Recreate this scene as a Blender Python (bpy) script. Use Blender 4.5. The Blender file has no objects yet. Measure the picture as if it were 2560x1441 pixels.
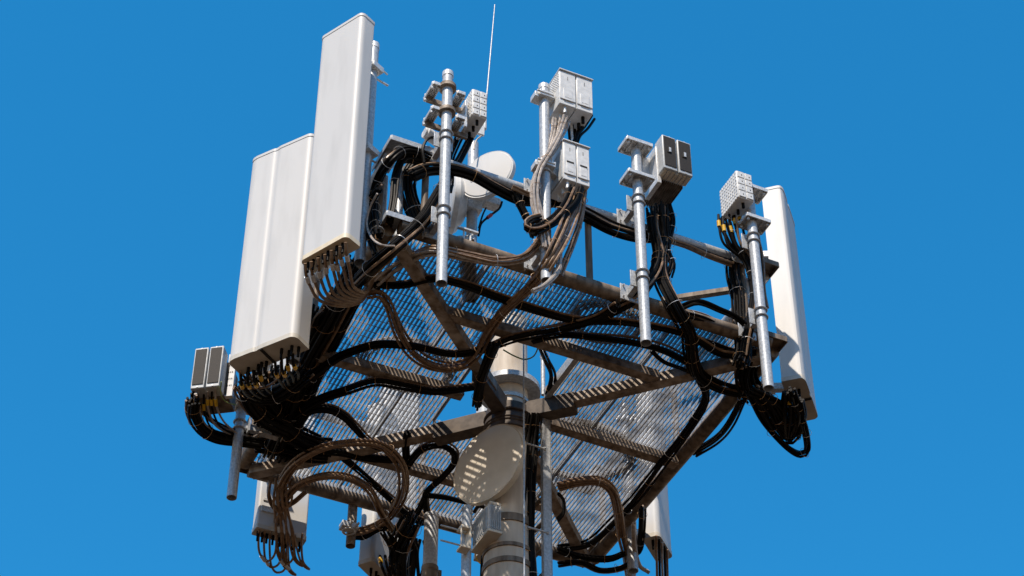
import bpy, bmesh, math, random
from mathutils import Vector, Matrix
R = math.radians
scene = bpy.context.scene
col = scene.collection
random.seed(7)

# ---------------------------------------------------------------- camera
FPX, PITCH, ROLL = 5339.46, 0.732476873, 0.00167417
CAM = Vector((0.106384, -14.87846, -11.93042))
fwd = Vector((0, math.cos(PITCH), math.sin(PITCH)))
r0 = Vector((1, 0, 0)); u0 = r0.cross(fwd)
cr = math.cos(ROLL) * r0 + math.sin(ROLL) * u0
cu = -math.sin(ROLL) * r0 + math.cos(ROLL) * u0
cam_d = bpy.data.cameras.new('camera'); cam = bpy.data.objects.new('camera', cam_d); col.objects.link(cam)
cam_d.sensor_width = 36; cam_d.lens = FPX / 2560 * 36
cam_d.clip_start = 0.1; cam_d.clip_end = 20000
m = Matrix((cr, cu, -fwd)).transposed().to_4x4(); m.translation = CAM
cam.matrix_world = m
scene.camera = cam

# ---------------------------------------------------------------- platform axes (u along the near side, v away from the viewer)
AZ = R(-110.145533 + 135)
U = Vector((math.cos(AZ), math.sin(AZ), 0)); V = Vector((-math.sin(AZ), math.cos(AZ), 0)); Z = Vector((0, 0, 1))

# ---------------------------------------------------------------- light
SUN_TO = (-0.47 * U - 0.50 * V + 1.0 * Z).normalized()
elev = math.asin(SUN_TO.z); azim = math.atan2(SUN_TO.x, SUN_TO.y)
world = bpy.data.worlds.new('World'); scene.world = world; world.use_nodes = True
nt = world.node_tree; nt.nodes.clear()
sky = nt.nodes.new('ShaderNodeTexSky'); sky.sky_type = 'NISHITA'; sky.sun_disc = False
sky.sun_elevation = elev; sky.sun_rotation = azim
sky.air_density = 1.0; sky.dust_density = 0.0; sky.ozone_density = 3.0; sky.altitude = 600
hs = nt.nodes.new('ShaderNodeMix'); hs.data_type = 'RGBA'; hs.blend_type = 'MULTIPLY'; hs.inputs[0].default_value = 1.0
tcw = nt.nodes.new('ShaderNodeTexCoord'); sxyz = nt.nodes.new('ShaderNodeSeparateXYZ'); rmp = nt.nodes.new('ShaderNodeValToRGB')
nt.links.new(tcw.outputs['Generated'], sxyz.inputs[0]); nt.links.new(sxyz.outputs['Z'], rmp.inputs['Fac'])
els = rmp.color_ramp.elements                     # deep blue in view; warm low band and dark zenith added, unseen, for fill light
els[0].position = 0.0; els[0].color = (1.0, 0.58, 0.34, 1)
els[1].position = 0.50; els[1].color = (0.118, 0.765, 0.95, 1)
e_ = els.new(0.15); e_.color = (0.72, 0.55, 0.40, 1)
e_ = els.new(0.36); e_.color = (0.26, 0.58, 0.66, 1)
e_ = els.new(0.80); e_.color = (0.098, 0.80, 1.0, 1)
e_ = els.new(1.0); e_.color = (0.09, 0.22, 0.28, 1)
nt.links.new(rmp.outputs[0], hs.inputs[7])
bgn = nt.nodes.new('ShaderNodeBackground'); bgn.inputs['Strength'].default_value = 0.15
wo = nt.nodes.new('ShaderNodeOutputWorld')
nt.links.new(sky.outputs[0], hs.inputs[6]); nt.links.new(hs.outputs[2], bgn.inputs['Color']); nt.links.new(bgn.outputs[0], wo.inputs['Surface'])
sd = bpy.data.lights.new('sun', 'SUN'); sd.energy = 3.45; sd.angle = R(0.5); sd.color = (1.0, 0.88, 0.74)
so = bpy.data.objects.new('sun', sd); col.objects.link(so)
so.rotation_euler = SUN_TO.to_track_quat('Z', 'Y').to_euler(); so.location = (0, 0, 30)
scene.view_settings.view_transform = 'Standard'; scene.view_settings.look = 'None'
scene.view_settings.exposure = 0.7; scene.view_settings.gamma = 1.0

# ---------------------------------------------------------------- placing helpers
def W(u, v, z): return u * U + v * V + z * Z
def ray(px, py): return fwd + cr * ((px - 1280) / FPX) - cu * ((py - 720.5) / FPX)
def at(px, py, z):
    d = ray(px, py); return CAM + d * ((z - CAM.z) / d.z)
def atn(px, py, n, c):
    d = ray(px, py); return CAM + d * ((c - CAM.dot(n)) / d.dot(n))
def pt(s):
    if isinstance(s, Vector): return s
    if s[2] == 'v': return atn(s[0], s[1], V, s[3])
    if s[2] == 'u': return atn(s[0], s[1], U, s[3])
    return at(*s)

# ---------------------------------------------------------------- materials
def mat(name, c1, c2, metallic=0.0, rough=0.5, scale=20, bump=0.0, bscale=60, streak=False, spec=0.5, detail=6, fac=(0.35, 0.65)):
    m = bpy.data.materials.new(name); m.use_nodes = True; n = m.node_tree; b = n.nodes['Principled BSDF']
    tc = n.nodes.new('ShaderNodeTexCoord'); mp = n.nodes.new('ShaderNodeMapping')
    n.links.new(tc.outputs['Object'], mp.inputs['Vector'])
    if streak: mp.inputs['Scale'].default_value = (1, 1, 0.18)
    nz = n.nodes.new('ShaderNodeTexNoise'); nz.inputs['Scale'].default_value = scale; nz.inputs['Detail'].default_value = detail
    n.links.new(mp.outputs[0], nz.inputs['Vector'])
    rp = n.nodes.new('ShaderNodeValToRGB')
    rp.color_ramp.elements[0].position = fac[0]; rp.color_ramp.elements[0].color = (*c1, 1)
    rp.color_ramp.elements[1].position = fac[1]; rp.color_ramp.elements[1].color = (*c2, 1)
    n.links.new(nz.outputs['Fac'], rp.inputs['Fac']); n.links.new(rp.outputs[0], b.inputs['Base Color'])
    b.inputs['Metallic'].default_value = metallic; b.inputs['Roughness'].default_value = rough
    b.inputs['Specular IOR Level'].default_value = spec
    if bump:
        n2 = n.nodes.new('ShaderNodeTexNoise'); n2.inputs['Scale'].default_value = bscale
        n.links.new(mp.outputs[0], n2.inputs['Vector'])
        bp = n.nodes.new('ShaderNodeBump'); bp.inputs['Strength'].default_value = bump; bp.inputs['Distance'].default_value = 0.01
        n.links.new(n2.outputs['Fac'], bp.inputs['Height']); n.links.new(bp.outputs[0], b.inputs['Normal'])
    return m
M = {}
M['galv'] = mat('galvanised_steel', (.36, .375, .39), (.54, .555, .57), .2, .42, 45, .08, 90)
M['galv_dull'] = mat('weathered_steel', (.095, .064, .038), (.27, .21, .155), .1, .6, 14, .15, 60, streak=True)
M['grate'] = mat('grating_steel', (.17, .155, .14), (.50, .50, .50), .1, .5, 7)
M['radome'] = mat('radome_plastic', (.575, .565, .545), (.64, .63, .61), 0, .5, 7, .03, 4, streak=True, fac=(.28, .5))
M['dish_cream'] = mat('cream_radome', (.66, .60, .50), (.76, .70, .60), 0, .5, 6)
M['cap'] = mat('radome_cap', (.52, .48, .41), (.62, .58, .50), 0, .5, 12)
M['cap_light'] = mat('cream_cap', (.72, .60, .42), (.80, .70, .52), 0, .5, 12)
M['beam'] = mat('stained_zinc', (.17, .12, .078), (.45, .38, .31), .1, .6, 12)
M['sleeve'] = mat('shade_darkened_steel', (.07, .052, .038), (.13, .10, .075), .1, .65, 16)  # dark base colour stands in for the shade around the hub
M['white'] = mat('painted_white', (.62, .62, .61), (.74, .74, .73), 0, .45, 25)
M['grey'] = mat('painted_grey', (.42, .43, .43), (.52, .53, .53), .1, .5, 25)
M['alu'] = mat('cast_aluminium', (.55, .54, .52), (.80, .79, .77), .3, .42, 60, .2, 90)
M['dark'] = mat('dark_screen', (.028, .024, .020), (.055, .047, .04), 0, .6, 220, spec=.2)
M['black'] = mat('black_rubber', (.004, .003, .0025), (.010, .008, .006), 0, .5, 30, .1, 60, spec=.12)
M['brown'] = mat('grey_brown_jacket', (.17, .098, .052), (.33, .215, .13), 0, .40, 25, .1, 60)
M['tan'] = mat('pale_jacket', (.30, .25, .21), (.50, .44, .39), 0, .36, 25)
M['yellow'] = mat('yellow_tape', (.65, .36, .01), (.80, .48, .03), 0, .5, 40)
M['green'] = mat('green_wire', (.22, .33, .08), (.42, .46, .10), 0, .5, 30)
M['red'] = mat('red_tape', (.5, .03, .03), (.6, .05, .04), 0, .5, 30)
M['tie'] = mat('cable_tie', (.45, .24, .09), (.62, .40, .22), 0, .45, 30)
M['tie_white'] = mat('steel_band', (.6, .6, .6), (.8, .8, .8), .3, .35, 30)
M['pole'] = mat('pole_coating', (.46, .375, .285), (.72, .63, .52), 0, .75, 7, .2, 30, streak=True)
M['beige'] = mat('beige_plastic', (.60, .52, .40), (.72, .64, .52), 0, .5, 10)
M['hole'] = mat('recess_black', (.012, .01, .009), (.02, .018, .016), 0, .8, 10)
M['ground'] = mat('dry_soil', (.030, .015, .005), (.055, .029, .010), 0, .95, .2, .3, 2)
M['rust'] = mat('rusty_steel', (.14, .098, .062), (.36, .29, .225), .1, .6, 16, .2, 60)

# ---------------------------------------------------------------- mesh builder
def frame(d):
    d = d.normalized(); a = Vector((0, 0, 1)) if abs(d.z) < .9 else Vector((1, 0, 0))
    x = a.cross(d).normalized(); return x, d.cross(x).normalized(), d
SPLIT = {'bolt', 'plate_hole', 'door_mark', 'window_glint', 'strap', 'u_bolt', 'rear_fitting', 'base_tray', 'threaded_rod', 'screw', 'screen_window'}
class MB:
    def __init__(s): s.v = []; s.f = []; s.sm = []
    def add(s, vs, fs, smooth=False):
        o = len(s.v); s.v += vs
        for f in fs: s.f.append([i + o for i in f]); s.sm.append(smooth)
        return s
    def box(s, c, h, ax=(U, V, Z)):
        vs = [c + ax[0] * (h[0] * i) + ax[1] * (h[1] * j) + ax[2] * (h[2] * k) for i in (-1, 1) for j in (-1, 1) for k in (-1, 1)]
        return s.add(vs, [(0, 1, 3, 2), (4, 6, 7, 5), (0, 4, 5, 1), (2, 3, 7, 6), (0, 2, 6, 4), (1, 5, 7, 3)])
    def bar(s, a, b, w, h, up=Z):           # rectangular bar from a to b, w wide, h high
        d = (b - a).normalized(); x = d.cross(up).normalized(); y = x.cross(d)
        return s.box((a + b) / 2, (w / 2, (b - a).length / 2, h / 2), (x, d, y))
    def cyl(s, a, b, r, r2=None, n=20, cap=True, smooth=True):
        r2 = r if r2 is None else r2; x, y, d = frame(b - a)
        vs = []; o_ = len(s.v)
        for k in range(n):
            t = 2 * math.pi * k / n; o = x * math.cos(t) + y * math.sin(t); vs += [a + o * r, b + o * r2]
        s.add(vs, [(2 * k, (2 * k + 2) % (2 * n), (2 * k + 3) % (2 * n), 2 * k + 1) for k in range(n)], smooth)
        if cap:
            s.f += [[o_ + 2 * k for k in range(n)][::-1], [o_ + 2 * k + 1 for k in range(n)]]; s.sm += [False, False]
        return s
    def pipe(s, a, b, r, wall=0.005, n=24):  # open tube
        x, y, d = frame(b - a); vs = []
        for k in range(n):
            t = 2 * math.pi * k / n; o = x * math.cos(t) + y * math.sin(t)
            vs += [a + o * r, b + o * r, b + o * (r - wall), a + o * (r - wall)]
        fs = []
        for k in range(n):
            p = 4 * k; q = 4 * ((k + 1) % n)
            for i in range(4): fs.append((p + i, q + i, q + (i + 1) % 4, p + (i + 1) % 4))
        return s.add(vs, fs, True)
    def tube(s, pts, r, n=7, closed=False):
        N = len(pts); vs = []; px = None
        for i, p in enumerate(pts):
            a = pts[(i - 1) % N] if (closed or i) else p; b = pts[(i + 1) % N] if (closed or i < N - 1) else p
            d = (b - a).normalized()
            if px is None: px = frame(d)[0]
            px = (px - d * px.dot(d)).normalized(); py = d.cross(px)
            for k in range(n):
                t = 2 * math.pi * k / n; vs.append(p + (px * math.cos(t) + py * math.sin(t)) * r)
        fs = []
        for i in range(N if closed else N - 1):
            j = (i + 1) % N
            for k in range(n): fs.append((i * n + k, i * n + (k + 1) % n, j * n + (k + 1) % n, j * n + k))
        if not closed: fs += [tuple(range(n))[::-1], tuple((N - 1) * n + k for k in range(n))]
        return s.add(vs, fs, True)
    def ring(s, c, axis, R_, r, n=20, m=6):
        x, y, d = frame(axis)
        return s.tube([c + (x * math.cos(2 * math.pi * k / n) + y * math.sin(2 * math.pi * k / n)) * R_ for k in range(n)], r, m, True)
    def prism(s, poly, o, x, y, z, h, smooth=False):   # polygon in x,y swept along z by h
        Q = []
        for k, (a, b) in enumerate(poly):
            c, e = poly[(k + 1) % len(poly)]; L_ = math.hypot(c - a, e - b); Q.append((a, b))
            if smooth and L_ > .05:
                for f_ in (.009 / L_, 1 - .009 / L_): Q.append((a + (c - a) * f_, b + (e - b) * f_))
        poly = Q
        n = len(poly); vs = [o + x * a + y * b for a, b in poly] + [o + x * a + y * b + z * h for a, b in poly]
        s.add(vs, [(k, (k + 1) % n, n + (k + 1) % n, n + k) for k in range(n)], smooth)
        return s.add(list(vs), [tuple(range(n))[::-1], tuple(range(n, 2 * n))])
    def build(s, name, material, parent=None, bevel=0.0):
        if name in SPLIT:
            root = list(range(len(s.v)))
            def find(i):
                while root[i] != i: root[i] = root[root[i]]; i = root[i]
                return i
            for f in s.f:
                for q in f[1:]: root[find(q)] = find(f[0])
            groups = {}
            for f, sm in zip(s.f, s.sm): groups.setdefault(find(f[0]), []).append((f, sm))
            for g_ in groups.values():
                ids = sorted({i for f, _ in g_ for i in f}); mp = {a: b for b, a in enumerate(ids)}
                k = MB(); k.v = [s.v[i] for i in ids]; k.f = [[mp[i] for i in f] for f, _ in g_]; k.sm = [q for _, q in g_]
                o = k._build(name, material, parent, bevel)
            return o
        return s._build(name, material, parent, bevel)
    def _build(s, name, material, parent=None, bevel=0.0):
        me = bpy.data.meshes.new(name)
        base = parent['_b'] if parent is not None else None
        if base is None:
            zs = min(s.v, key=lambda p: p.z); base = (zs.x, zs.y, zs.z)
        b = Vector(base)
        me.from_pydata([tuple(p - b) for p in s.v], [], s.f); me.update()
        me.polygons.foreach_set('use_smooth', s.sm)
        me.materials.append(M[material]); o = bpy.data.objects.new(name, me); col.objects.link(o)
        if parent is not None: o.parent = parent
        else: o.location = b
        o['_b'] = tuple(b)
        bm = bmesh.new(); bm.from_mesh(me); bmesh.ops.recalc_face_normals(bm, faces=bm.faces); bm.to_mesh(me); bm.free()
        me.set_sharp_from_angle(angle=R(38))
        if bevel:
            md = o.modifiers.new('bevel', 'BEVEL'); md.width = bevel; md.segments = 2; md.limit_method = 'ANGLE'
        return o
def thing(name, label, cat, loc, group=None):
    o = bpy.data.objects.new(name, None); col.objects.link(o); o.location = loc; o.empty_display_size = .1
    o['_b'] = tuple(loc); return tag(o, label, cat, group)
def tag(o, label, cat, group=None):
    o['label'] = label; o['category'] = cat
    if group: o['group'] = group
    return o
def spline(P, step=.035):
    P = [Vector(p) for p in P]; Q = [2 * P[0] - P[1]] + P + [2 * P[-1] - P[-2]]; out = []
    for i in range(1, len(Q) - 2):
        a, b, c, d = Q[i - 1:i + 3]; n = max(2, int((c - b).length / step))
        for k in range(n):
            t = k / n
            out.append(.5 * ((2 * b) + (c - a) * t + (2 * a - 5 * b + 4 * c - d) * t * t + (3 * b - a - 3 * c + d) * t ** 3))
    out.append(P[-1]); return out

# ---------------------------------------------------------------- setting
g = MB(); S_ = 6000; n = 24
vs = [Vector((-S_ + 2 * S_ * i / n, -S_ + 2 * S_ * j / n, -13.55)) for i in range(n + 1) for j in range(n + 1)]
g.add(vs, [(i * (n + 1) + j, (i + 1) * (n + 1) + j, (i + 1) * (n + 1) + j + 1, i * (n + 1) + j + 1) for i in range(n) for j in range(n)])
o = g.build('ground', 'ground'); o['kind'] = 'structure'

# ---------------------------------------------------------------- monopole
PX, PY = .08, 0.0
C0 = Vector((PX, PY, 0))
def pc(z): return C0 + Z * z
t = thing('monopole', 'tall beige round tower pole standing under the square platform', 'tower', (PX, PY, -13.55))
MB().cyl(pc(-13.55), pc(-.32), .34, .195, 48).build('lower_shaft', 'pole', t)
MB().cyl(pc(-.319), pc(1.02), .172, .166, 48).build('upper_shaft', 'pole', t)
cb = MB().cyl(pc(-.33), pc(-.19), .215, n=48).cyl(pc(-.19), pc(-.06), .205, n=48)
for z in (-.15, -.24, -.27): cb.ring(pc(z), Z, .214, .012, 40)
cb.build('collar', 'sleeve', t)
for z, rr in ((.17, .285),):
    rg = MB()
    nn = 48; vs = []
    for k in range(nn):
        a = 2 * math.pi * k / nn; o_ = Vector((math.cos(a), math.sin(a), 0))
        vs += [pc(z) + o_ * rr, pc(z + .055) + o_ * rr, pc(z + .055) + o_ * .173, pc(z) + o_ * .173]
    rg.add(vs, [(4 * k + i, 4 * ((k + 1) % nn) + i, 4 * ((k + 1) % nn) + (i + 1) % 4, 4 * k + (i + 1) % 4) for k in range(nn) for i in range(4)])
    rg.build('ring_flange', 'galv', t)
bd = MB()
for z, h in ((-1.36, .075), (-1.62, .035), (-1.78, .05)):
    bd.cyl(pc(z), pc(z + h), .213 + (-z) * .006, n=48)
bd.build('strap', 'galv_dull', t)
b2 = MB(); b2.cyl(pc(.02), pc(.06), .183, n=48); b2.build('weld_band', 'alu', t)
for (x, y) in ((1312, 1108), (1318, 1318)):
    a = at(x, y, -.6 if y < 1200 else -1.5)
    s = MB(); s.cyl(a, a + Vector((.17, .08, .0)), .009); s.cyl(a + Vector((.165, .08, 0)), a + Vector((.18, .085, 0)), .018, n=6); s.build('step_bolt', 'galv', t)

# ---------------------------------------------------------------- platform
p = thing('platform_frame', 'square steel work platform of beams and grating bolted round the beige pole', 'platform', C0)
H = 1.8; HR = .88
def beam(name, a, b, w=.10, h=.10, z=-.03, material='rust', up=Z):
    return MB().bar(W(a[0], a[1], z - h / 2), W(b[0], b[1], z - h / 2), w, h, up).build(name, material, p, .004)
for a in ((-1, -1), (1, -1), (1, 1), (-1, 1)):
    beam('radial_beam', (a[0] * .30 + .07, a[1] * .30 - .03), (a[0] * 1.72, a[1] * 1.72), .105, .10, -.026, 'beam')
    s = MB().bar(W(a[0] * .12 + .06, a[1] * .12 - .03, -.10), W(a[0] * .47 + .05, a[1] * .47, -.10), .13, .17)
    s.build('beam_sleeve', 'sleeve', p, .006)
def cross(a, b): beam('cross_beam', a, b, .095, .09, -.024)
cross((-1.02, -1.06), (1.02, -1.06)); cross((-1.04, 1.06), (1.02, 1.06))
cross((-1.75, -.10), (-.42, -.13)); cross((.42, -.08), (1.75, -.05))
# side pipes
for a, b in (((-1, -1), (1, -1)), ((1, -1), (1, 1)), ((1, 1), (-1, 1)), ((-1, 1), (-1, -1))):
    A = W(a[0] * H, a[1] * H, 0); B = W(b[0] * H, b[1] * H, 0); d = (B - A).normalized() * .08
    MB().cyl(A + d, B - d, .066, n=28).build('edge_pipe', 'galv_dull', p)
    A = A + Z * HR; B = B + Z * HR
    MB().cyl(A + d, B - d, .05, n=24).build('handrail_pipe', 'galv', p)
    for k in (0.08, .5, .92):
        q = A.lerp(B, k) + (Vector((0, 0, 0)) if k != .5 else Vector((0, 0, 0)))
        MB().cyl(q - Z * (HR - .05), q - Z * .04, .030, n=14).build('railing_post', 'galv_dull', p)
# corner plates
def chevron(su, sv, z):
    s = MB(); L = .42
    cu_, cv_ = su * (H + .06), sv * (H + .07)
    s.box(W(cu_ - su * L / 2, cv_ - sv * .075, z), (L / 2, .075, .006))
    s.box(W(cu_ - su * .075, cv_ - sv * (.15 + (L - .15) / 2), z), (.075, (L - .15) / 2, .006))
    s.box(W(cu_ - su * L / 2, cv_ + sv * .003, z - .02), (L / 2, .004, .028))
    s.box(W(cu_ + su * .003, cv_ - sv * L / 2, z - .02), (.004, L / 2, .028))
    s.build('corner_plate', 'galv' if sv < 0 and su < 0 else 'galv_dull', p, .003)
for su in (-1, 1):
    for sv in (-1, 1):
        chevron(su, sv, .055); chevron(su, sv, HR + .05)
# corner posts near the viewer
for su in (-1, 1):
    MB().cyl(W(su * 1.66, -1.6, -.05), W(su * 1.66, -1.6, HR), .035, n=18).build('corner_post', 'galv', p)
    MB().cyl(W(su * 1.74, -1.44, -.05), W(su * 1.74, -1.44, HR), .03, n=18).build('corner_post', 'galv', p)
nrm = (U + V).normalized()
MB().bar(atn(1655, 752, nrm, .0), atn(1840, 724, nrm, .0), .055, .045).build('knee_brace', 'galv_dull', p)
s = MB(); s.cyl(at(925, 680, -.06), at(985, 704, -.06), .042, n=20); s.build('stub_pipe', 'beige', p)
# grating
def intervals(u):
    I = [(-1.73, 1.73)]
    if -.45 < u < .28: I = [(-1.73, -1.0), (.45, 1.73)]
    elif .28 <= u < .45: I = [(-1.73, -.32), (.45, 1.73)]
    return I
def usegs(v):
    if -1.0 < v < -.32: return [(-1.73, -.45), (.28, 1.73)]
    if -.32 <= v < .45: return [(-1.73, -.45), (.45, 1.73)]
    return [(-1.73, 1.73)]
gr = MB(); u = -1.72
rnd = random.Random(3)
while u < 1.73:
    for a, b in intervals(u):
        h = .019
        gr.box(W(u, (a + b) / 2, .05), (.0036, (b - a) / 2, h))
    u += .0380
gr.build('grating_bars', 'grate', p)
cx = MB(); v = -1.70
while v < 1.73:
    for a, b in usegs(v): cx.box(W((a + b) / 2, v, .0655), ((b - a) / 2, .002, .0025))
    v += .080
cx.build('grating_rods', 'grate', p)
eb = MB()
for uu in (-1.745, -.86, .02, .885, 1.745):
    for a, b in intervals(uu): eb.box(W(uu, (a + b) / 2, .051), (.004, (b - a) / 2, .023))
for vv in (-1.745, 1.745): eb.box(W(0, vv, .051), (1.74, .004, .023))
eb.box(W(.284, -.66, .045), (.004, .34, .035)); eb.box(W(-.454, -.27, .045), (.004, .72, .035)); eb.box(W(-.085, -1.004, .045), (.36, .004, .035))
eb.build('grating_edge_band', 'galv', p)
MB().bar(W(.30, -1.0, .0), W(.30, -.34, .0), .05, .06).build('hatch_angle', 'galv', p)
# upright members close to the pole
for (x, y) in ((1358, 975),):
    a = at(x, y, .14); MB().cyl(a - Z * .06, a + Z * .62, .02, n=12).build('hatch_stanchion', 'galv', p)

# ---------------------------------------------------------------- mounting pipes with their stand-off arms
def ubolt(s, c, r, n_): s.ring(c, Z, r + .008, .008, 24)
def mount_pipe(u, v, zb, zt, r, label, arms, nrm_, rail, cap=False, material='galv', group='mounting pipes round the platform'):
    t = thing('mounting_pipe', label, 'pipe', W(u, v, zb), group)
    MB().pipe(W(u, v, zb), W(u, v, zt - .02), r, .006, 28).build('tube', material, t)
    if cap: MB().cyl(W(u, v, zt - .05), W(u, v, zt), r + .004, n=28).build('pipe_cap', 'alu', t)
    else: MB().cyl(W(u, v, zt - .03), W(u, v, zt - .01), r - .004, n=24).build('pipe_cap', 'galv', t)
    for z in arms:
        c = W(u, v, z)
        s = MB()
        for dz in (-.04, .04): ubolt(s, c + Z * dz, r, 0)
        s.build('u_bolt', 'galv', t)
        s = MB(); q = c - nrm_ * (r + .012); s.box(q, (.085, .006, .085), (nrm_.cross(Z), nrm_, Z))
        e = c - nrm_ * rail
        s.bar(q, e, .05, .08); s.box(e, (.085, .006, .085), (nrm_.cross(Z), nrm_, Z)); s.build('standoff_bracket', 'galv', t, .002)
        s = MB()
        for du in (-.06, .06):
            for dz in (-.06, .06):
                k = e + nrm_.cross(Z) * du + Z * dz; s.cyl(k - nrm_ * .05, k + nrm_ * .03, .008, n=8)
        s.build('bolt', 'alu', t)
    return t
NN = -V; NL = -U
mount_pipe(-1.462, -2.1, -.77, 1.655, .045, 'tall galvanised pipe on the near rail, leftmost of the near row', (0, .87), NN, .24, True)
mount_pipe(-.55, -2.1, -.39, 1.91, .045, 'galvanised pipe behind the two white twin radio boxes', (0, .87), NN, .24, True)
mount_pipe(.338, -2.1, -.73, 1.50, .045, 'long bare galvanised pipe carrying the dark faced radio', (0, .87), NN, .24)
mount_pipe(1.469, -2.1, -.81, 1.56, .045, 'galvanised pipe near the right corner beside the tall right antenna', (0, .87), NN, .24)

# ---------------------------------------------------------------- panel antennas
def rrect(w, d, r, n=5, r2=None):
    P = []; r2 = r if r2 is None else r2
    for cx_, cy_, a0, rr in ((w - r, r, -90, r), (w - r2, d - r2, 0, r2), (r2, d - r2, 90, r2), (r, r, 180, r)):
        for k in range(n + 1):
            a = R(a0 + 90 * k / n); P.append((cx_ + rr * math.cos(a), cy_ + rr * math.sin(a)))
    return P
def panel(corner, wdir, w, d, h, label, lobes=1, capm='cap', conn=(), rad=.05):
    """corner = bottom front left, wdir = along the face, depth goes to the back"""
    x = wdir.normalized(); y = Z.cross(x)
    t = thing('panel_antenna', label, 'antenna', corner + x * w / 2 + y * d / 2, 'panel antennas round the tower head')
    s = MB()
    if lobes == 1: poly = rrect(w, d, rad, 6, .015)
    else:
        a_, b_ = .40 * w, .45 * w; rr = rad
        poly = [(0, .05), (.008, .022), (.03, .008), (.07, 0), (a_ - .03, 0), (a_ - .006, .003), (a_, .007), (b_, .007), (b_ + .006, .003), (b_ + .03, 0)]
        poly += [(w - rr + rr * math.sin(R(15 * q)), rr - rr * math.cos(R(15 * q))) for q in range(7)]
        poly += [(w, d), (0, d)]
        # keep ccw
    s.prism(poly, corner + Z * .045, x, y, Z, h - .075, True); s.build('radome', 'radome', t)
    def grow(P, e):
        cx_ = w / 2; cy_ = d / 2
        return [(cx_ + (a - cx_) * (1 + 2 * e / w), cy_ + (b - cy_) * (1 + 2 * e / d)) for a, b in P]
    MB().prism(grow(poly, .004), corner + Z * (h - .03), x, y, Z, .03).build('top_cap', 'radome', t, .006)
    MB().prism(grow(poly, .004), corner, x, y, Z, .045).build('bottom_cap', capm, t, .004)
    if lobes == 2:
        MB().box(corner + x * w / 2 + y * (d / 2) + Z * -.004, (.012, d / 2, .006), (x, y, Z)).build('seam', 'hole', t)
    for (a, b) in conn:
        q = corner + x * (a * w) + y * (b * d)
        MB().cyl(q - Z * .045, q + Z * .002, .014, n=12).cyl(q - Z * .10, q - Z * .046, .011, n=10).build('connector', 'black', t)
    return t, x, y
def tilt(t, x, y, z0, z1, pu, d, h, w, corner):
    """clamp brackets from the back of a panel to its pipe"""
    for z in (z0, z1):
        s = MB(); a = corner + x * w / 2 + y * d + Z * (z - corner.z); b = Vector((pu.x, pu.y, z))
        s.box(a + y * .01, (.09, .012, .05), (x, y, Z)); s.bar(a, b, .06, .07); s.box(b, (.075, .065, .03), (x, y, Z))
        s.build('mount_bracket', 'alu', t, .002)
# panel 1 (big near left)
A = at(750, 655, -.5); B = at(866, 590, -.5); wd = (B - A); w1 = .485
y1 = Z.cross(wd.normalized())
c1 = A
pan1, x1, y1 = panel(c1, wd, w1, .165, 2.66, 'large white single panel antenna nearest the viewer, tallest one at the left', 1, 'cap_light', [(.09, .3), (.2, .3), (.31, .3), (.42, .3), (.53, .28), (.62, .5), (.72, .28), (.84, .3)], .045)
pp1 = at(903, 600, -.1); 
mt1 = thing('mounting_pipe', 'galvanised pipe standing close behind the nearest left white antenna', 'pipe', Vector((pp1.x, pp1.y, -.35)), 'mounting pipes round the platform')
q0 = Vector((pp1.x, pp1.y, 0))
MB().pipe(q0 - Z * .35, q0 + Z * 2.22, .045).build('tube', 'galv', mt1)
MB().cyl(q0 + Z * 2.2, q0 + Z * 2.26, .049, n=28).build('pipe_cap', 'alu', mt1)
for z in (1.93, .92):
    s = MB(); s.box(q0 + Z * z, (.07, .07, .022), (x1, y1, Z)); s.ring(q0 + Z * (z - .03), Z, .052, .009); s.build('pipe_clamp', 'alu', mt1, .003)
    s = MB(); s.cyl(q0 + Z * z + y1 * .05 - x1 * .05, q0 + Z * (z - .02) + y1 * .21 + x1 * .0, .010, n=8)
    s.cyl(q0 + Z * (z + .03) + x1 * .05, q0 + Z * (z + .03) + y1 * .14 + x1 * .05, .008, n=8); s.build('threaded_rod', 'alu', mt1)
tilt(pan1, x1, y1, 1.93, .9, q0, .165, 2.6, w1, c1)
# panel 2 (wide, left)
A = at(568, 905, -.7); B = at(738, 838, -.7); c2 = A
pan2, x2, y2 = panel(c2, B - A, .665, .20, 2.36, 'widest white antenna with a centre seam at the left side of the platform', 2, 'cap', [(.16, .75), (.3, .8), (.36, .75), (.42, .8), (.72, .45), (.78, .7), (.86, .5), (.92, .7)], .06)
q2 = c2 + x2 * .36 + y2 * .42
mt2 = thing('mounting_pipe', 'galvanised pipe half hidden behind the widest left antenna', 'pipe', Vector((q2.x, q2.y, -.9)), 'mounting pipes round the platform')
q2 = Vector((q2.x, q2.y, 0))
MB().pipe(q2 - Z * .55, q2 + Z * 1.55, .045).build('tube', 'galv', mt2)
s = MB()
for z in (0, .87): s.bar(q2 + Z * z, q2 + Z * z + U * (-1.8 - q2.dot(U)), .06, .08)
s.build('standoff_bracket', 'galv_dull', mt2)
tilt(pan2, x2, y2, 1.4, -.25, q2, .2, 2.3, .66, c2)
# right panel
zR = -.07
A = at(2011, 944, zR); B = at(2047, 1050, zR); xr = (B - A)
cR = A + xr.normalized() * .0
panR, xr, yr = panel(cR, xr, .60, .20, 2.36, 'tall white antenna at the right corner with its side lit and front in shade', 2, 'cap', [(.25, .4), (.35, .7), (.5, .45), (.6, .75), (.45, .85), (.7, .6)], .05)
qR = cR + xr * .25 + yr * .38; qR = Vector((qR.x, qR.y, 0))
mtR = thing('mounting_pipe', 'galvanised pipe hidden between the right antenna and the right corner', 'pipe', Vector((qR.x, qR.y, -.2)), 'mounting pipes round the platform')
MB().pipe(qR - Z * .2, qR + Z * 1.9, .04).build('tube', 'galv', mtR)
tilt(panR, xr, yr, 1.7, .1, qR, .2, 2.3, .6, cR)
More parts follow.
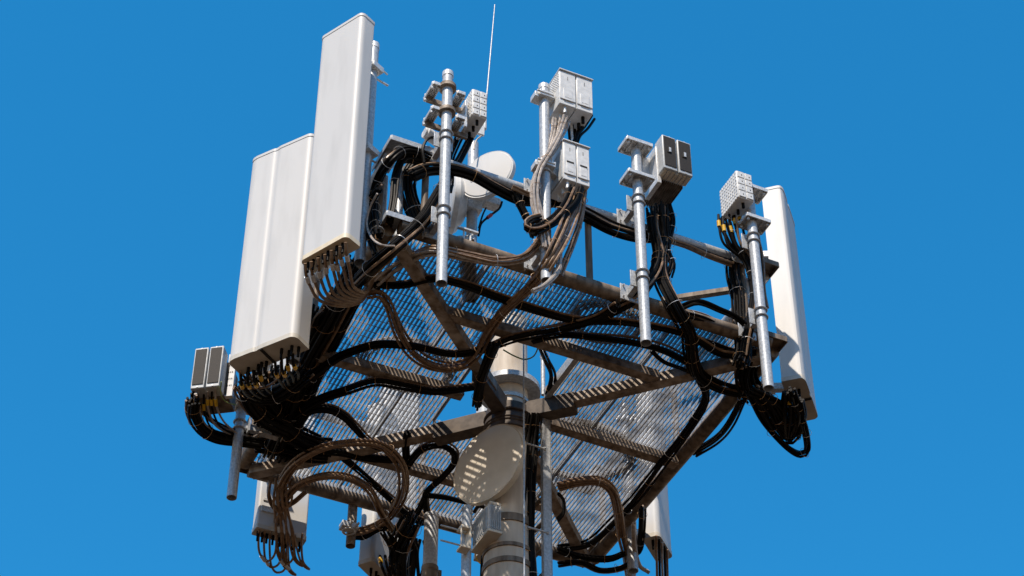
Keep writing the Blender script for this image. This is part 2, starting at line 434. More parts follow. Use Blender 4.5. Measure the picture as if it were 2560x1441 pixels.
# lower right panel
zB = -.22
A = at(1648, 1338, zB); B = at(1683, 1395, zB)
panB, xb, yb = panel(A, B - A, .40, .17, 2.0, 'white antenna low at the right, partly hidden behind the lower right edge pipe', 1, 'cap', [(.15, .5), (.3, .35), (.45, .5), (.6, .35), (.75, .5), (.9, .4)], .05)
qB = A + xb * .2 + yb * .36; qB = Vector((qB.x, qB.y, 0))
mtB = thing('mounting_pipe', 'galvanised pipe beside the low right antenna behind the platform', 'pipe', Vector((qB.x, qB.y, -.7)), 'mounting pipes round the platform')
MB().pipe(qB - Z * .55, qB + Z * 1.6, .045).build('tube', 'galv', mtB)
tilt(panB, xb, yb, 1.4, .0, qB, .17, 2.0, .4, A)
# far left panel (seen from its back) and second far panel
A = at(641, 1318, -.45)
panF, xf, yf = panel(A, U, .49, .13, 2.1, 'white antenna hanging behind the lower left corner with looped cables under it', 1, 'cap', [(.08, .5), (.17, .5), (.26, .5), (.38, .5), (.52, .5), (.64, .5), (.78, .5), (.92, .5)], .02)
s = MB(); s.box(A + xf * .10 - yf * .004 + Z * .33, (.06, .006, .012), (xf, yf, Z)); s.box(A + xf * .10 - yf * .006 + Z * .22, (.07, .01, .03), (xf, yf, Z)); s.build('rear_fitting', 'alu', panF)
A = at(932, 1402, -.55)
panG, xg, yg = panel(A, (U * .8 + V * .6), .34, .16, 1.9, 'small white antenna behind the far edge, left of the thick grey pipe', 1, 'cap', [(.3, .5), (.5, .4), (.7, .5)], .04)
# back panel seen only through the grating
A = at(1000, 1150, .3) + V * .9
A = W(-.3, 2.15, -.1)
panH, xh, yh = panel(A, U, .4, .15, 1.9, 'white antenna seen only through the grating, behind the middle of the far edge', 1, 'cap', [], .04)
A = W(.75, 2.1, .0)
panel(A, U, .45, .15, 1.9, 'white antenna seen only through the grating, behind the right of the far edge', 1, 'cap', [], .04)

# far side pipes
def plain_pipe(px, py, z, zb, zt, r, label, material='galv', cap=True):
    q = at(px, py, z); q = Vector((q.x, q.y, 0)); t = thing('mounting_pipe', label, 'pipe', q + Z * zb, 'mounting pipes round the platform')
    MB().pipe(q + Z * zb, q + Z * zt, r, .006, 28).build('tube', material, t)
    if cap: MB().cyl(q + Z * (zt - .03), q + Z * (zt + .004), r + .004, n=28).build('pipe_cap', material, t)
    return q, t
qa, ta = plain_pipe(579, 1245, -.95, -.95, .25, .045, 'galvanised pipe hanging at the far left with its lower half in sunlight')
s = MB(); s.ring(qa - Z * .12, Z, .053, .009); s.ring(qa - Z * .2, Z, .053, .009); s.build('u_bolt', 'galv', ta)
s = MB(); s.bar(qa - Z * .16, qa - Z * .16 + U * .40, .06, .06); s.box(qa - Z * .16 + U * .07, (.006, .08, .08)); s.build('standoff_bracket', 'galv', ta)
s = MB(); s.box(qa + Z * .06 - V * .03, (.11, .10, .022)); s.cyl(qa - V * .1 - U * .06 + Z * .02, qa + V * .05 - U * .06 + Z * .02, .01, n=8); s.build('channel_bracket', 'alu', ta, .003)
qc, tc_ = plain_pipe(876, 1366, -.5, -.5, .3, .045, 'short brown pipe end poking below the far edge beside the cable loop', 'rust')
qd, td = plain_pipe(1079, 1290, -.45, -1.8, -.45, .066, 'thick galvanised pipe with grating shadows, below the far edge')
s = MB(); s.cyl(qd - Z * 1.07, qd - Z * 1.02, .078, n=28); s.box(qd - Z * 1.05 + V * .02 + U * .085, (.03, .02, .035)); s.cyl(qd - Z * 1.8, qd - Z * 1.07, .074, n=28); s.build('clamp_sleeve', 'galv_dull', td)
ze = atn(1168, 1275, V, -.08).z
qe, te = plain_pipe(1168, 1275, ze, ze - .95, ze + .02, .042, 'slim galvanised pipe behind the lower dish carrying the beige bracket')
plain_pipe(1583, 1428, -.55, -.55, .9, .05, 'galvanised pipe bottom beside the brown cables, near the low right antenna')

# ---------------------------------------------------------------- radios
def bracket_plate(t, c, x, y, w=.25, d=.2, h=.045, right=True):
    s = MB(); s.box(c + Z * h / 2, (w / 2, d / 2, .004), (x, y, Z))
    for i_ in (-.25, 0, .25): s.box(c + x * (i_ * w) + Z * .006, (.003, d / 2 - .006, h / 2 - .008), (x, y, Z))
    s.box(c - y * (d / 2), (w / 2, .005, h / 2), (x, y, Z)); s.box(c - x * (w / 2), (.005, d / 2 - .006, h / 2), (x, y, Z)); s.box(c + x * (w / 2), (.005, d / 2 - .006, h / 2), (x, y, Z))
    s.box(c + y * (d / 2), (w / 2, .005, h / 2), (x, y, Z)); s.build('channel_bracket', 'alu', t, .002)
    s = MB()
    for i in (-.4, .4):
        for j in (-.35, .35):
            k = c + x * (i * w) + y * (j * d); s.cyl(k - Z * .04, k + Z * .035, .013, n=8)
    s.build('bolt', 'alu', t)
def twin_white(O, w, d, h, label, slots, ribs, nconn):
    x, y = U, V; t = thing('radio_unit', label, 'radio unit', O + x * w / 2 + y * d / 2, 'white twin radio boxes on one pipe')
    for k in (0, 1):
        a = w / 2 - .004
        c = O + x * (k * (w / 2 + .002) + a / 2) + y * d / 2 + Z * h / 2
        MB().box(c, (a / 2, d / 2, h / 2)).build('housing', 'white', t, .006)
        s = MB(); s.box(O + x * (k * (w / 2 + .002) + a / 2) - y * .004 + Z * (h * .56), (a / 2 - .004, .005, h * .42)); s.build('front_cover', 'white', t, .004)
        s = MB(); s.box(O + x * (k * w / 2 + a * .5) - y * .010 + Z * (h * .30), (a * .28, .0035, h * .17)); s.build('service_door', 'white', t, .002)
        s = MB()
        if slots: s.box(O + x * (k * w / 2 + a * .5) - y * .0145 + Z * (h * .455), (a * .28, .002, .008))
        s.box(O + x * (k * w / 2 + a * .5) - y * .0098 + Z * (h * .80), (.002, .001, .022))
        for i in range(5): s.box(O + x * (k * w / 2 + a * (.34 + .08 * i)) - y * .0148 + Z * (h * .2), (.002, .001, .004))
        s.build('door_mark', 'hole', t)
        MB().box(O + x * (k * (w / 2 + .002) + a / 2) + y * (d / 2 - .01) + Z * (h + .006), (a / 2 + .004, d / 2 + .012, .006)).build('top_lid', 'white', t, .002)
    s = MB()
    if ribs:
        n_ = 15
        for i in range(n_): s.box(O - x * .006 + y * (d * (.06 + .88 * i / (n_ - 1))) + Z * (h * .42), (.007, .004, h * .36))
    else:
        rr = random.Random(5)
        for i in range(11):
            for j in range(6): s.box(O - x * .003 + y * (d * (.06 + .085 * i)) + Z * (h * (.55 + .075 * j)), (.004, .005, .006))
    s.build('cooling_fins', 'grey' if ribs else 'alu', t)
    for i in range(nconn):
        q = O + x * (w * (.2 + .6 * (i % 2))) + y * (d * (.12 + .76 * i / max(1, nconn - 1)))
        MB().cyl(q - Z * .07, q + Z * .001, .016, n=10).build('connector', 'black' if i % 2 else 'alu', t)
    return t
O_up = at(1399, 257, 1.6); r1 = twin_white(O_up, .325, .27, .415, 'upper white twin radio box at the top of its pipe', False, False, 6)
O_lo = at(1409, 446, .75); r2 = twin_white(O_lo, .25, .27, .45, 'lower white twin radio box with two dark slots, under the other one', True, True, 6)
for t_, O_, z in ((r1, O_up, 1.75), (r2, O_lo, .93)):
    s = MB(); a = O_ + V * .15 + Z * .15; b = Vector((W(-.55, -2.1, 0).x, W(-.55, -2.1, 0).y, a.z))
    s.box(b, (.07, .07, .03)); s.bar(b, a + U * .02, .06, .07); s.cyl(b - U * .1 - V * .07, b + U * .06 - V * .07, .01, n=8); s.box(b - U * .09 - Z * .02, (.02, .05, .03)); s.build('pipe_clamp', 'alu', t_, .003)

def dark_twin(O, x, y, w, d, h, label, slot=True, deep=.0, group=None):
    t = thing('radio_unit', label, 'radio unit', O + x * w / 2 + y * d / 2, group)
    for k in (0, 1):
        a = w / 2 - .006; ox = k * (w / 2 + .006)
        MB().box(O + x * (ox + a / 2) + y * (.07) + Z * h / 2, (a / 2, .07, h / 2), (x, y, Z)).build('housing', 'grey', t, .008)
        MB().box(O + x * (ox + a / 2) - y * .003 + Z * h * .52, (a / 2 - .013, .004, h * .43), (x, y, Z)).build('dark_screen', 'dark', t)
        if slot:
            s = MB(); s.box(O + x * (ox + a * .42) - y * .010 + Z * h * .56, (.020, .003, .034), (x, y, Z)); s.build('screen_window', 'hole', t)
            s = MB(); s.box(O + x * (ox + a * .47) - y * .0155 + Z * h * .56, (.010, .002, .026), (x, y, Z)); s.build('window_glint', 'alu', t)
        s = MB()
        for zz in (.03, .97): s.cyl(O + x * (ox + a / 2) - y * .006 + Z * h * zz, O + x * (ox + a / 2) + Z * h * zz, .008, n=8)
        s.build('screw', 'alu', t)
    if deep:
        s = MB()
        s.box(O + x * w / 2 + y * (.14 + (deep - .14) / 2) + Z * h * .52, (w / 2 - .012, (deep - .14) / 2, h * .47), (x, y, Z)); s.build('heat_sink', 'grey', t, .004)
        s = MB()
        for i in range(14): s.box(O + x * (w * (.06 + .88 * i / 13)) + y * (.16 + (deep - .16) / 2) + Z * .008, (.003, (deep - .16) / 2, .014), (x, y, Z))
        s.build('bottom_fins', 'galv_dull', t)
        s = MB(); 
        for i in range(7): s.box(O + x * (w * (.1 + .8 * i / 6)) + y * .075 - Z * .003, (w * .045, .05, .004), (x, y, Z))
        s.build('vent_plate', 'beige', t)
    return t
O3 = at(1660, 418, 1.2)
r3 = dark_twin(O3, U, V, .285, .5, .41, 'dark screened twin radio with pale frames on the third near pipe', True, .5)
for z in (1.52, 1.12):
    bracket_plate(r3, W(.335, -2.10, z), U, V, .25, .18, .038)
MB().box(W(.52, -2.05, 1.33), (.02, .12, .22)).build('side_plate', 'alu', r3, .004)
MB().box(W(.47, -2.02, 1.42), (.04, .02, .1)).build('side_plate', 'galv', r3, .004)
# far left dark twin
A = at(475, 973, -.2); B = at(537, 966, -.2)
xl = (B - A).normalized(); yl = Z.cross(xl)
r4 = dark_twin(A, xl, yl, .262, .3, .46, 'small dark screened twin radio at the far left edge of the platform', False, .0)
s = MB(); s.box(A + xl * .30 + yl * .17 + Z * .24, (.035, .02, .24), (xl, yl, Z)); s.build('perforated_plate', 'white', r4, .003)
s = MB()
for i in range(3):
    for j in range(4): s.box(A + xl * (.283 + .016 * i) + yl * .148 + Z * (.12 + .075 * j), (.0035, .003, .004), (xl, yl, Z))
s.build('plate_hole', 'hole', r4)
MB().box(A + xl * .14 + yl * .27 + Z * .2, (.15, .12, .19), (xl, yl, Z)).build('heat_sink', 'galv_dull', r4, .006)

def ribbed(O, x, y, w, d, h, label):
    t = thing('radio_unit', label, 'radio unit', O + x * w / 2 + y * d / 2)
    MB().box(O + x * w / 2 + y * d / 2 + Z * h / 2, (w / 2, d / 2, h / 2), (x, y, Z)).build('housing', 'white', t, .008)
    s = MB(); rr = random.Random(9)
    for k in (0, 1):
        for j in range(4):
            s.box(O + x * (w * (.26 + .48 * k)) - y * .004 + Z * (h * (.14 + .24 * j)), (w * .20, .006, h * .105), (x, y, Z))
    s.build('front_ribs', 'white', t, .003)
    s = MB()
    for k in (0, 1):
        for j in range(3): s.box(O + x * (w * (.26 + .48 * k)) - y * .0005 + Z * (h * (.26 + .24 * j)), (w * .19, .002, .005), (x, y, Z))
    for k in (0, 1):
        for j in range(4): s.box(O + x * (w * (.3 + .48 * k)) - y * .011 + Z * (h * (.13 + .24 * j)), (.004, .002, .005), (x, y, Z))
    s.build('rib_gap', 'hole', t)
    s = MB()
    for i in range(9):
        for j in range(8):
            s.box(O - x * .002 + y * (d * (.06 + .11 * i)) + Z * (h * (.06 + .125 * j)), (.0015 + .003 * rr.random(), .009, .014), (x, y, Z))
    s.build('side_fins', 'white', t)
    s = MB()
    for i in range(3): s.cyl(O + x * w * .5 + y * d * (.2 + .3 * i), O + x * w * .5 + y * d * (.2 + .3 * i) - Z * .05, .014, n=10)
    s.box(O + x * .0 + y * (d + .0) - Z * .02, (.008, .02, .03), (x, y, Z))
    s.build('connector', 'black', t)
    return t
O5 = at(1846, 492, 1.2)
r5 = ribbed(O5, U, V, .16, .30, .33, 'white ribbed radio with yellow tagged cables, left of the rightmost near pipe')
for z in (1.46, 1.08): bracket_plate(r5, W(1.50, -2.09, z), U, V, .24, .17, .038)
O6 = at(1180, 286, 1.28)
r6 = ribbed(O6, U, V, .14, .26, .32, 'white ribbed radio behind the whip aerial, right of the leftmost near pipe')
for z in (1.47, 1.17):
    bracket_plate(r6, W(-1.56, -2.0, z), U, V, .07, .22, .035); bracket_plate(r6, W(-1.33, -2.0, z), U, V, .07, .20, .035)
    s = MB(); s.bar(W(-1.58, -1.93, z - .03), W(-1.2, -1.93, z - .03), .03, .05); s.cyl(W(-1.462, -2.1, z - .02), W(-1.462, -2.1, z + .02), .075, n=20); s.build('pipe_clamp', 'rust', r6, .002)
s = MB(); s.box(W(-1.25, -1.93, 1.33), (.012, .09, .16)); s.build('side_plate', 'alu', r6, .003)
# small white drum behind it
q = at(1098, 285, 1.3) + V * .25
tag(MB().cyl(q - U * .02, q + U * .12 + V * .05, .055, n=24).cyl(q - U * .03, q - U * .02, .048, n=24).build('small_drum_aerial', 'white', None, .01), 'small white drum behind the leftmost near pipe, just above its lower bracket', 'antenna')

# ---------------------------------------------------------------- dishes
def dish(c, az, r, depth, label, back=None):
    n_ = Vector((math.cos(R(az)), math.sin(R(az)), 0)); t = thing('microwave_dish', label, 'dish antenna', c - Z * r)
    nn = 56; h = Z.cross(n_)
    s = MB(); prof = [(0, .0), (r * .5, -.006), (r * .93, -.012), (r * .965, -.02)]
    rings = []
    for rr, zz in prof: rings.append([c + n_ * (zz + .02) + (h * math.cos(2 * math.pi * k / nn) + Z * math.sin(2 * math.pi * k / nn)) * max(rr, .0005) for k in range(nn)])
    vs = [v_ for rg_ in rings for v_ in rg_]
    s.add(vs, [(i * nn + k, i * nn + (k + 1) % nn, (i + 1) * nn + (k + 1) % nn, (i + 1) * nn + k) for i in range(len(prof) - 1) for k in range(nn)], True)
    s.build('radome_face', 'dish_cream' if back is None else 'radome', t)
    prof = [(r * .965, .0), (r, .002), (r, -.045), (r * .95, -.05), (r * .88, -depth * .55), (r * .5, -depth * .95), (r * .2, -depth * 1.05), (.001, -depth * 1.06)]
    vs = []
    for rr, zz in prof: vs += [c + n_ * zz + (h * math.cos(2 * math.pi * k / nn) + Z * math.sin(2 * math.pi * k / nn)) * rr for k in range(nn)]
    s = MB(); s.add(vs, [(i * nn + k, i * nn + (k + 1) % nn, (i + 1) * nn + (k + 1) % nn, (i + 1) * nn + k) for i in range(len(prof) - 1) for k in range(nn)], True)
    s.build('reflector', 'beige' if back is None else back, t)
    s = MB(); s.cyl(c - n_ * depth * .9, c - n_ * (depth + .12), .06, n=20); s.build('feed_housing', 'grey', t, .004)
    return t, n_, h
cD = C0 + Vector((math.cos(R(-129)), math.sin(R(-129)), 0)) * .33
dv = ray(1220, 1159); 
tt = ((cD - CAM).dot(Vector((0, 1, 0)))) / dv.y
cD = CAM + dv * tt
td1, nD, hD = dish(cD, -129, .385, .17, 'lower round dish crossed by grating shadows, mounted in front of the pole')
s = MB(); s.bar(cD - nD * .2 - Z * .02, C0 + Z * cD.z, .08, .1); s.build('dish_arm', 'galv', td1)
cU = atn(1217, 436, V, -1.50)
td2, nU, hU = dish(cU, -118, .262, .11, 'upper round white dish behind the handrail, near the whip aerial', 'white')
# pipe of the upper dish
aU = atn(1168, 588, V, -1.84); qU = atn(1180, 540, V, -1.15); qU = Vector((qU.x, qU.y, aU.z - .09))
td_ = thing('dish_mount_pipe', 'short galvanised pipe clamped to the near edge pipe, carrying the upper dish', 'pipe', qU + Z * .02)
MB().cyl(qU + Z * .08, qU + Z * 1.95, .048, n=26).build('tube', 'galv', td_)
s = MB(); s.cyl(qU + Z * .08, qU + Z * .3, .065, .056, n=20); s.bar(qU + Z * .09, aU + V * .03, .14, .045); s.build('base_plate', 'galv', td_, .003)
s = MB()
for du in (-.11, -.05): s.cyl(aU - Z * .10 + U * (du + .08), aU + Z * .05 + U * (du + .08), .009, n=8)
s.cyl(qU + Z * .35 + U * .0, qU + Z * .62 - U * .15 - V * .12, .012, n=8)
s.bar(aU - U * .09 + Z * .045 - V * .01, aU + U * .09 + Z * .045 - V * .01, .03, .016); s.build('threaded_rod', 'alu', td_)
s = MB(); s.box(qU + Z * (cU.z - .12), (.07, .07, .05)); s.box(qU + Z * (cU.z + .1), (.07, .07, .04)); s.bar(qU + Z * cU.z, cU - nU * .16, .08, .12); s.box(cU - nU * .16 - Z * .20 - hU * .04, (.07, .05, .04)); s.build('dish_clamp', 'alu', td_, .004)
# edge-on drum further back
cE = atn(1126, 512, V, -1.1)
dish(cE, -168, .27, .14, 'white dish seen edge on behind the leftmost near pipe', 'white')

# whip aerial
wb = atn(1212, 300, V, -1.50); wt = atn(1237, 12, V, -1.50); wt = Vector((wb.x, wb.y, wt.z))
tw = thing('whip_aerial', 'thin upright whip aerial rising highest into the sky', 'antenna', wb)
wpt = atn(1237, 12, V, -1.5)
MB().cyl(wb + Z * .02, wpt, .008, .005, 10).build('rod', 'galv', tw)
s = MB(); s.cyl(wb - Z * .12, wb + Z * .04, .018, n=12); s.box(wb - U * .045 - Z * .06, (.04, .012, .15)); s.build('base_bracket', 'white', tw, .003)
s = MB(); s.tube(spline([wb - Z * .12, wb - Z * .2 - U * .02, wb - Z * .3 - U * .08, wb - Z * .42 - U * .1]), .008); s.build('feed_cable', 'tan', tw)

# ---------------------------------------------------------------- cable ladder, safety wire, beige bracket, white box
qL = C0 + U * .42 - V * .10
a = at(1366, 1060, -.25); b_ = at(1380, 1441, -.25)
qL = Vector((a.x, a.y, 0))
tl = thing('cable_ladder', 'upright galvanised cable ladder just right of the pole', 'ladder', qL - Z * 6)
s = MB(); s.box(qL - Z * 3.1, (.036, .004, 2.9)); s.box(qL - Z * 3.1 - U * .036 + V * .02, (.004, .024, 2.9)); s.box(qL - Z * 3.1 + U * .036 + V * .02, (.004, .024, 2.9)); s.build('rail', 'galv', tl)
s = MB(); s.box(qL - Z * 3.1 + V * .42 - U * .05, (.03, .004, 2.85)); s.box(qL - Z * 3.1 + V * .45 - U * .08, (.004, .024, 2.85)); s.build('rail', 'galv_dull', tl)
for k in range(12):
    z = -.5 - .26 * k; MB().bar(qL + Z * z + V * .03 - U * .01, qL + Z * z + V * .41 - U * .05, .03, .02).build('rung', 'galv_dull', tl)
w0 = at(1309, 860, .10); w0b = Vector((w0.x, w0.y, -9))
tag(MB().tube([w0 + Z * .0, w0 - Z * 1.5, w0 - Z * 4, w0b], .0065, 8).build('safety_wire', 'galv', None), 'thin steel climbing wire running straight down in front of the pole', 'wire')
# beige U bracket on the slim pipe
c = atn(1152, 1322, V, -.16)
tb = thing('mounting_bracket', 'beige U shaped bracket on the slim pipe below the lower dish', 'bracket', c)
s = MB(); s.box(c + U * .03, (.045, .05, .012)); s.box(c - Z * .2 + U * .03, (.045, .05, .012)); s.box(c + U * .07 - Z * .1, (.008, .05, .1)); s.box(c - U * .012 - Z * .1 - V * .04, (.006, .008, .1)); s.build('channel', 'beige', tb, .004)
s = MB(); s.cyl(c - U * .18 - Z * .02, c + U * .05 - Z * .02, .008, n=8); s.cyl(c - U * .18 - Z * .17, c - Z * .17, .008, n=8); s.build('threaded_rod', 'galv', tb)
O = atn(1222, 1324, V, -.25)
tx = thing('outdoor_unit', 'white finned box with beige underside beside the pole, under the lower dish', 'radio unit', O)
xx = U; yy = V; O = O + U * .05
s = MB(); s.box(O + yy * .16 + Z * .13, (.055, .17, .13)); s.build('housing', 'white', tx, .006)
s = MB(); s.box(O + yy * .16 - Z * .012, (.065, .18, .012)); s.box(O + yy * .13 + Z * .272, (.05, .15, .012)); s.build('base_tray', 'beige', tx, .003)
s = MB()
for i in range(6): s.box(O - yy * .014 + Z * .13 + xx * (-.045 + .018 * i), (.003, .014, .12))
for i in range(10): s.box(O - xx * .062 + yy * (.02 + .03 * i) + Z * .13, (.008, .003, .11))
s.build('cooling_fins', 'grey', tx)

# ---------------------------------------------------------------- cables
def bundle(path, n_, R_, r_, material, label, name='cable_bundle', ties=.38, tie_m='tie', flat=False, twist=1.2, group='cable runs on the tower head', cat='cable', seed=None, fan=0.0, fan_end=0.0):
    P = spline([pt(s_) for s_ in path])
    rd = random.Random(seed if seed is not None else len(label) * 7 + n_)
    if n_ > 2: r_ *= .87; n_ = int(round(n_ * 1.2))
    t = thing(name, label, cat, P[0], group)
    # parallel transport frames
    fr = []; px_ = None
    for i, q in enumerate(P):
        d = (P[min(i + 1, len(P) - 1)] - P[max(i - 1, 0)]).normalized()
        if px_ is None: px_ = frame(d)[0]
        px_ = (px_ - d * px_.dot(d)).normalized(); fr.append((px_.copy(), d.cross(px_)))
    L = [0]
    for i in range(1, len(P)): L.append(L[-1] + (P[i] - P[i - 1]).length)
    for k in range(n_):
        if flat:
            rr0 = R_ * (2 * (k + .5) / n_ - 1); th0 = math.pi / 2 + (0 if rr0 > 0 else math.pi); rr0 = abs(rr0)
        else:
            rr0 = R_ * math.sqrt((k + .5) / n_); th0 = k * 2.39996
        ph = rd.uniform(0, 6.28); w_ = rd.uniform(1.5, 4); am = r_ * rd.uniform(.3, 1.5)
        pts = []
        for i, q in enumerate(P):
            f_ = 1 + fan * max(0, 1 - L[i] / .25) + fan_end * max(0, 1 - (L[-1] - L[i]) / .25)
            th = th0 + twist * L[i] * (0.4 if not flat else .25); x_, y_ = fr[i]; rr = rr0 * f_ + am * math.sin(L[i] * w_ + ph)
            pts.append(q + x_ * math.cos(th) * rr + y_ * math.sin(th) * rr)
        MB().tube(pts, r_, 6).build('cable', ('brown' if material == 'black' and n_ > 6 and k % 7 == 6 else material) if isinstance(material, str) else material[k % len(material)], t)
    if ties:
        s_ = .12
        while s_ < L[-1] - .05:
            i = min(range(len(L)), key=lambda j: abs(L[j] - s_)); x_, y_ = fr[i]; Rt = R_ + r_ * 1.0 + .002
            c_ = MB(); c_.tube([P[i] + (x_ * math.cos(a_ * .5236) + y_ * math.sin(a_ * .5236)) * Rt for a_ in range(12)], .0023, 4, True)
            c_.build('cable_tie', tie_m if rd.random() < .75 else 'tie_white', t); s_ += ties * rd.uniform(.7, 1.4)
    return t
def vv(P, val, k='v'): return [(x, y, k, val) for x, y in P]
def zz(P, val): return [(x, y, val) for x, y in P]
# brown / tan
bundle([(1360, 585, 'v', -2.1), (1335, 622, 'v', -2.04), (1300, 648, 'v', -2.0), (1240, 655, 'v', -1.96), (1170, 642, 'v', -1.92), (1090, 626, 'v', -1.9), (1040, 640, -.07), (985, 672, -.08), (950, 705, -.08), (925, 730, -.08)], 7, .045, .0145, ['brown', 'tan', 'brown'], 'pale brown cables sagging from the white radio pipe to the left corner', fan_end=.2)
bundle(zz([(918, 738), (950, 735), (975, 765), (1000, 830), (1035, 885), (1085, 915), (1145, 918), (1190, 890), (1222, 830), (1260, 780), (1330, 720), (1372, 665), (1410, 590), (1438, 540), (1446, 505)], -.14)[:10] + [(1330, 720, -.15), (1375, 665, 'v', -2.15), (1415, 590, 'v', -2.15), (1440, 530, 'v', -2.15), (1448, 495, 'v', -2.12)], 6, .042, .0145, 'brown', 'brown cables in a deep S curve hanging under the near half of the grating')
bundle([(1240, 800, -.15), (1290, 752, -.15), (1335, 700, -.15), (1372, 640, 'v', -2.18), (1405, 560, 'v', -2.18), (1420, 500, 'v', -2.14)], 4, .030, .0135, 'brown', 'straight brown cables joining the S curve from the lower white radio box')
bundle(vv([(1412, 296), (1398, 340), (1375, 385), (1350, 430), (1342, 480), (1348, 530), (1358, 580), (1365, 620)], -2.17), 5, .030, .013, 'tan', 'pale cables from the upper white radio box down its pipe', fan=.8)
bundle(vv([(1385, 300), (1380, 345), (1362, 400), (1338, 450), (1336, 510), (1352, 570), (1352, 600)], -2.12), 4, .026, .013, 'tan', 'second pale cables dropping left of the white radio pipe')
bundle(vv([(1395, 605), (1400, 640), (1393, 680), (1362, 712), (1330, 728)], -2.16), 3, .018, .0125, 'tan', 'short pale cable loop at the bottom of the white radio pipe', ties=0)
bundle(vv([(1450, 470), (1440, 510), (1420, 560), (1395, 640)], -2.15), 3, .02, .012, 'tan', 'pale cable tails under the right half of the lower white radio', ties=0)
bundle(vv([(1462, 478), (1452, 540), (1432, 600), (1408, 660), (1398, 690)], -2.12), 3, .022, .013, 'brown', 'brown cables leaning right of the white radio pipe')
# black near white radios
bundle(vv([(1428, 470), (1412, 510), (1385, 545), (1350, 568), (1322, 572), (1316, 562), (1330, 552), (1350, 548)], -2.2), 6, .03, .0125, 'black', 'black cables looping round the white radio pipe at its middle', ties=.2, fan=.3)
bundle(vv([(1455, 470), (1440, 510), (1400, 548), (1360, 570), (1340, 580)], -2.2), 5, .026, .0125, 'black', 'black cables crossing in front of the white radio pipe', ties=.3)
bundle(vv([(1478, 290), (1462, 315), (1444, 335), (1436, 360)], -2.05), 4, .03, .014, 'black', 'short black cables between the two white radio boxes', ties=0)
bundle(vv([(1425, 290), (1428, 320), (1430, 360)], -2.05), 3, .022, .014, ['black', 'alu', 'black'], 'short cable tails under the middle of the upper white radio', ties=0)
# handrail cables
bundle(vv([(1030, 440), (1070, 425), (1130, 425), (1185, 440), (1240, 470), (1300, 497), (1350, 500), (1420, 505)], -1.86), 10, .050, .0135, 'black', 'thick black cables tied under the near handrail, left half')
bundle(vv([(1420, 515), (1470, 540), (1530, 572), (1590, 590), (1640, 592)], -1.86), 9, .055, .0135, 'black', 'thick black cables tied under the near handrail, middle')
bundle(vv([(1655, 600), (1710, 615), (1770, 640), (1830, 660)], -1.86), 4, .035, .013, ['brown', 'black'], 'thin brown and black cables under the near handrail, right half')
bundle(vv([(1280, 470), (1330, 490), (1355, 470), (1345, 440)], -1.95), 3, .018, .0125, 'brown', 'few brown cables leaving the near handrail toward the white radio pipe', ties=0)
bundle(vv([(1285, 480), (1305, 520), (1325, 560), (1335, 590)], -1.9), 5, .03, .013, 'black', 'black cables dropping from the handrail left of the white radio pipe', ties=.2)
# M3 cable column
bundle([(1650, 520, 'v', -1.95), (1655, 560, 'v', -1.93), (1660, 600, 'v', -1.9), (1650, 650, 'v', -1.9), (1655, 700, 'v', -1.88), (1690, 770, -.06), (1722, 830, -.10), (1728, 880, -.12), (1745, 935, -.14), (1800, 968, -.12), (1870, 985, -.12), (1920, 1005, -.15)], 16, .062, .0135, 'black', 'thick black cable trunk from the dark radio down and along to the right corner', fan=.55, ties=.22)
bundle([(1630, 525, 'v', -1.95), (1632, 570, 'v', -1.93), (1645, 640, 'v', -1.9), (1632, 690, 'v', -1.9), (1590, 740, -.0), (1530, 775, -.08), (1480, 800, -.1)], 8, .045, .0135, 'black', 'black cables bending left under the grating from the dark radio trunk', fan=.5)
bundle([(1672, 512, 'v', -1.92), (1682, 560, 'v', -1.9), (1668, 620, 'v', -1.9), (1680, 660, 'v', -1.88), (1672, 690, 'v', -1.88)], 5, .03, .0125, 'black', 'black cables bulging right of the dark radio trunk', ties=.15, tie_m='tie_white')
bundle([(1750, 945, -.14), (1765, 990, -.12), (1730, 1060, -.12), (1660, 1150, -.12), (1590, 1245, -.12), (1530, 1310, -.12), (1470, 1360, -.12), (1395, 1372, -.12)], 7, .042, .0135, 'black', 'black cables tied along the inside of the lower right edge pipe')
bundle([(1855, 1000, -.15), (1825, 1060, -.12), (1790, 1100, -.05), (1735, 1135, .0)], 5, .036, .0135, 'black', 'black cables bulging outside the lower right edge pipe', ties=0)
# loops under right panel
for (pth, lab, n_) in (
    ([(1870, 985), (1905, 1050), (1960, 1110), (2000, 1135), (2018, 1120), (2012, 1070), (1995, 1020), (1985, 985)], 'lowest black cable loop hanging under the right antenna', 4),
    ([(1900, 1000), (1930, 1060), (1965, 1100), (1990, 1090), (1992, 1040), (1980, 990), (1975, 975)], 'middle black cable loop hanging under the right antenna', 5),
    ([(1910, 990), (1950, 1010), (1975, 1060), (1970, 1080), (1962, 1030), (1965, 980)], 'inner black cable loop hanging under the right antenna', 5),
    ([(1880, 975), (1925, 1000), (1945, 1050), (1985, 1075), (2005, 1040), (2000, 1000)], 'upper black cable loop under the right antenna', 5)):
    bundle(zz(pth, -.38), n_, .034, .0135, 'black', lab, ties=.35)
bundle(zz([(1890, 980), (1925, 1010), (1950, 1050), (1968, 1085)], -.36), 9, .06, .014, 'black', 'thick black cable knot below the right corner plate', ties=.3)
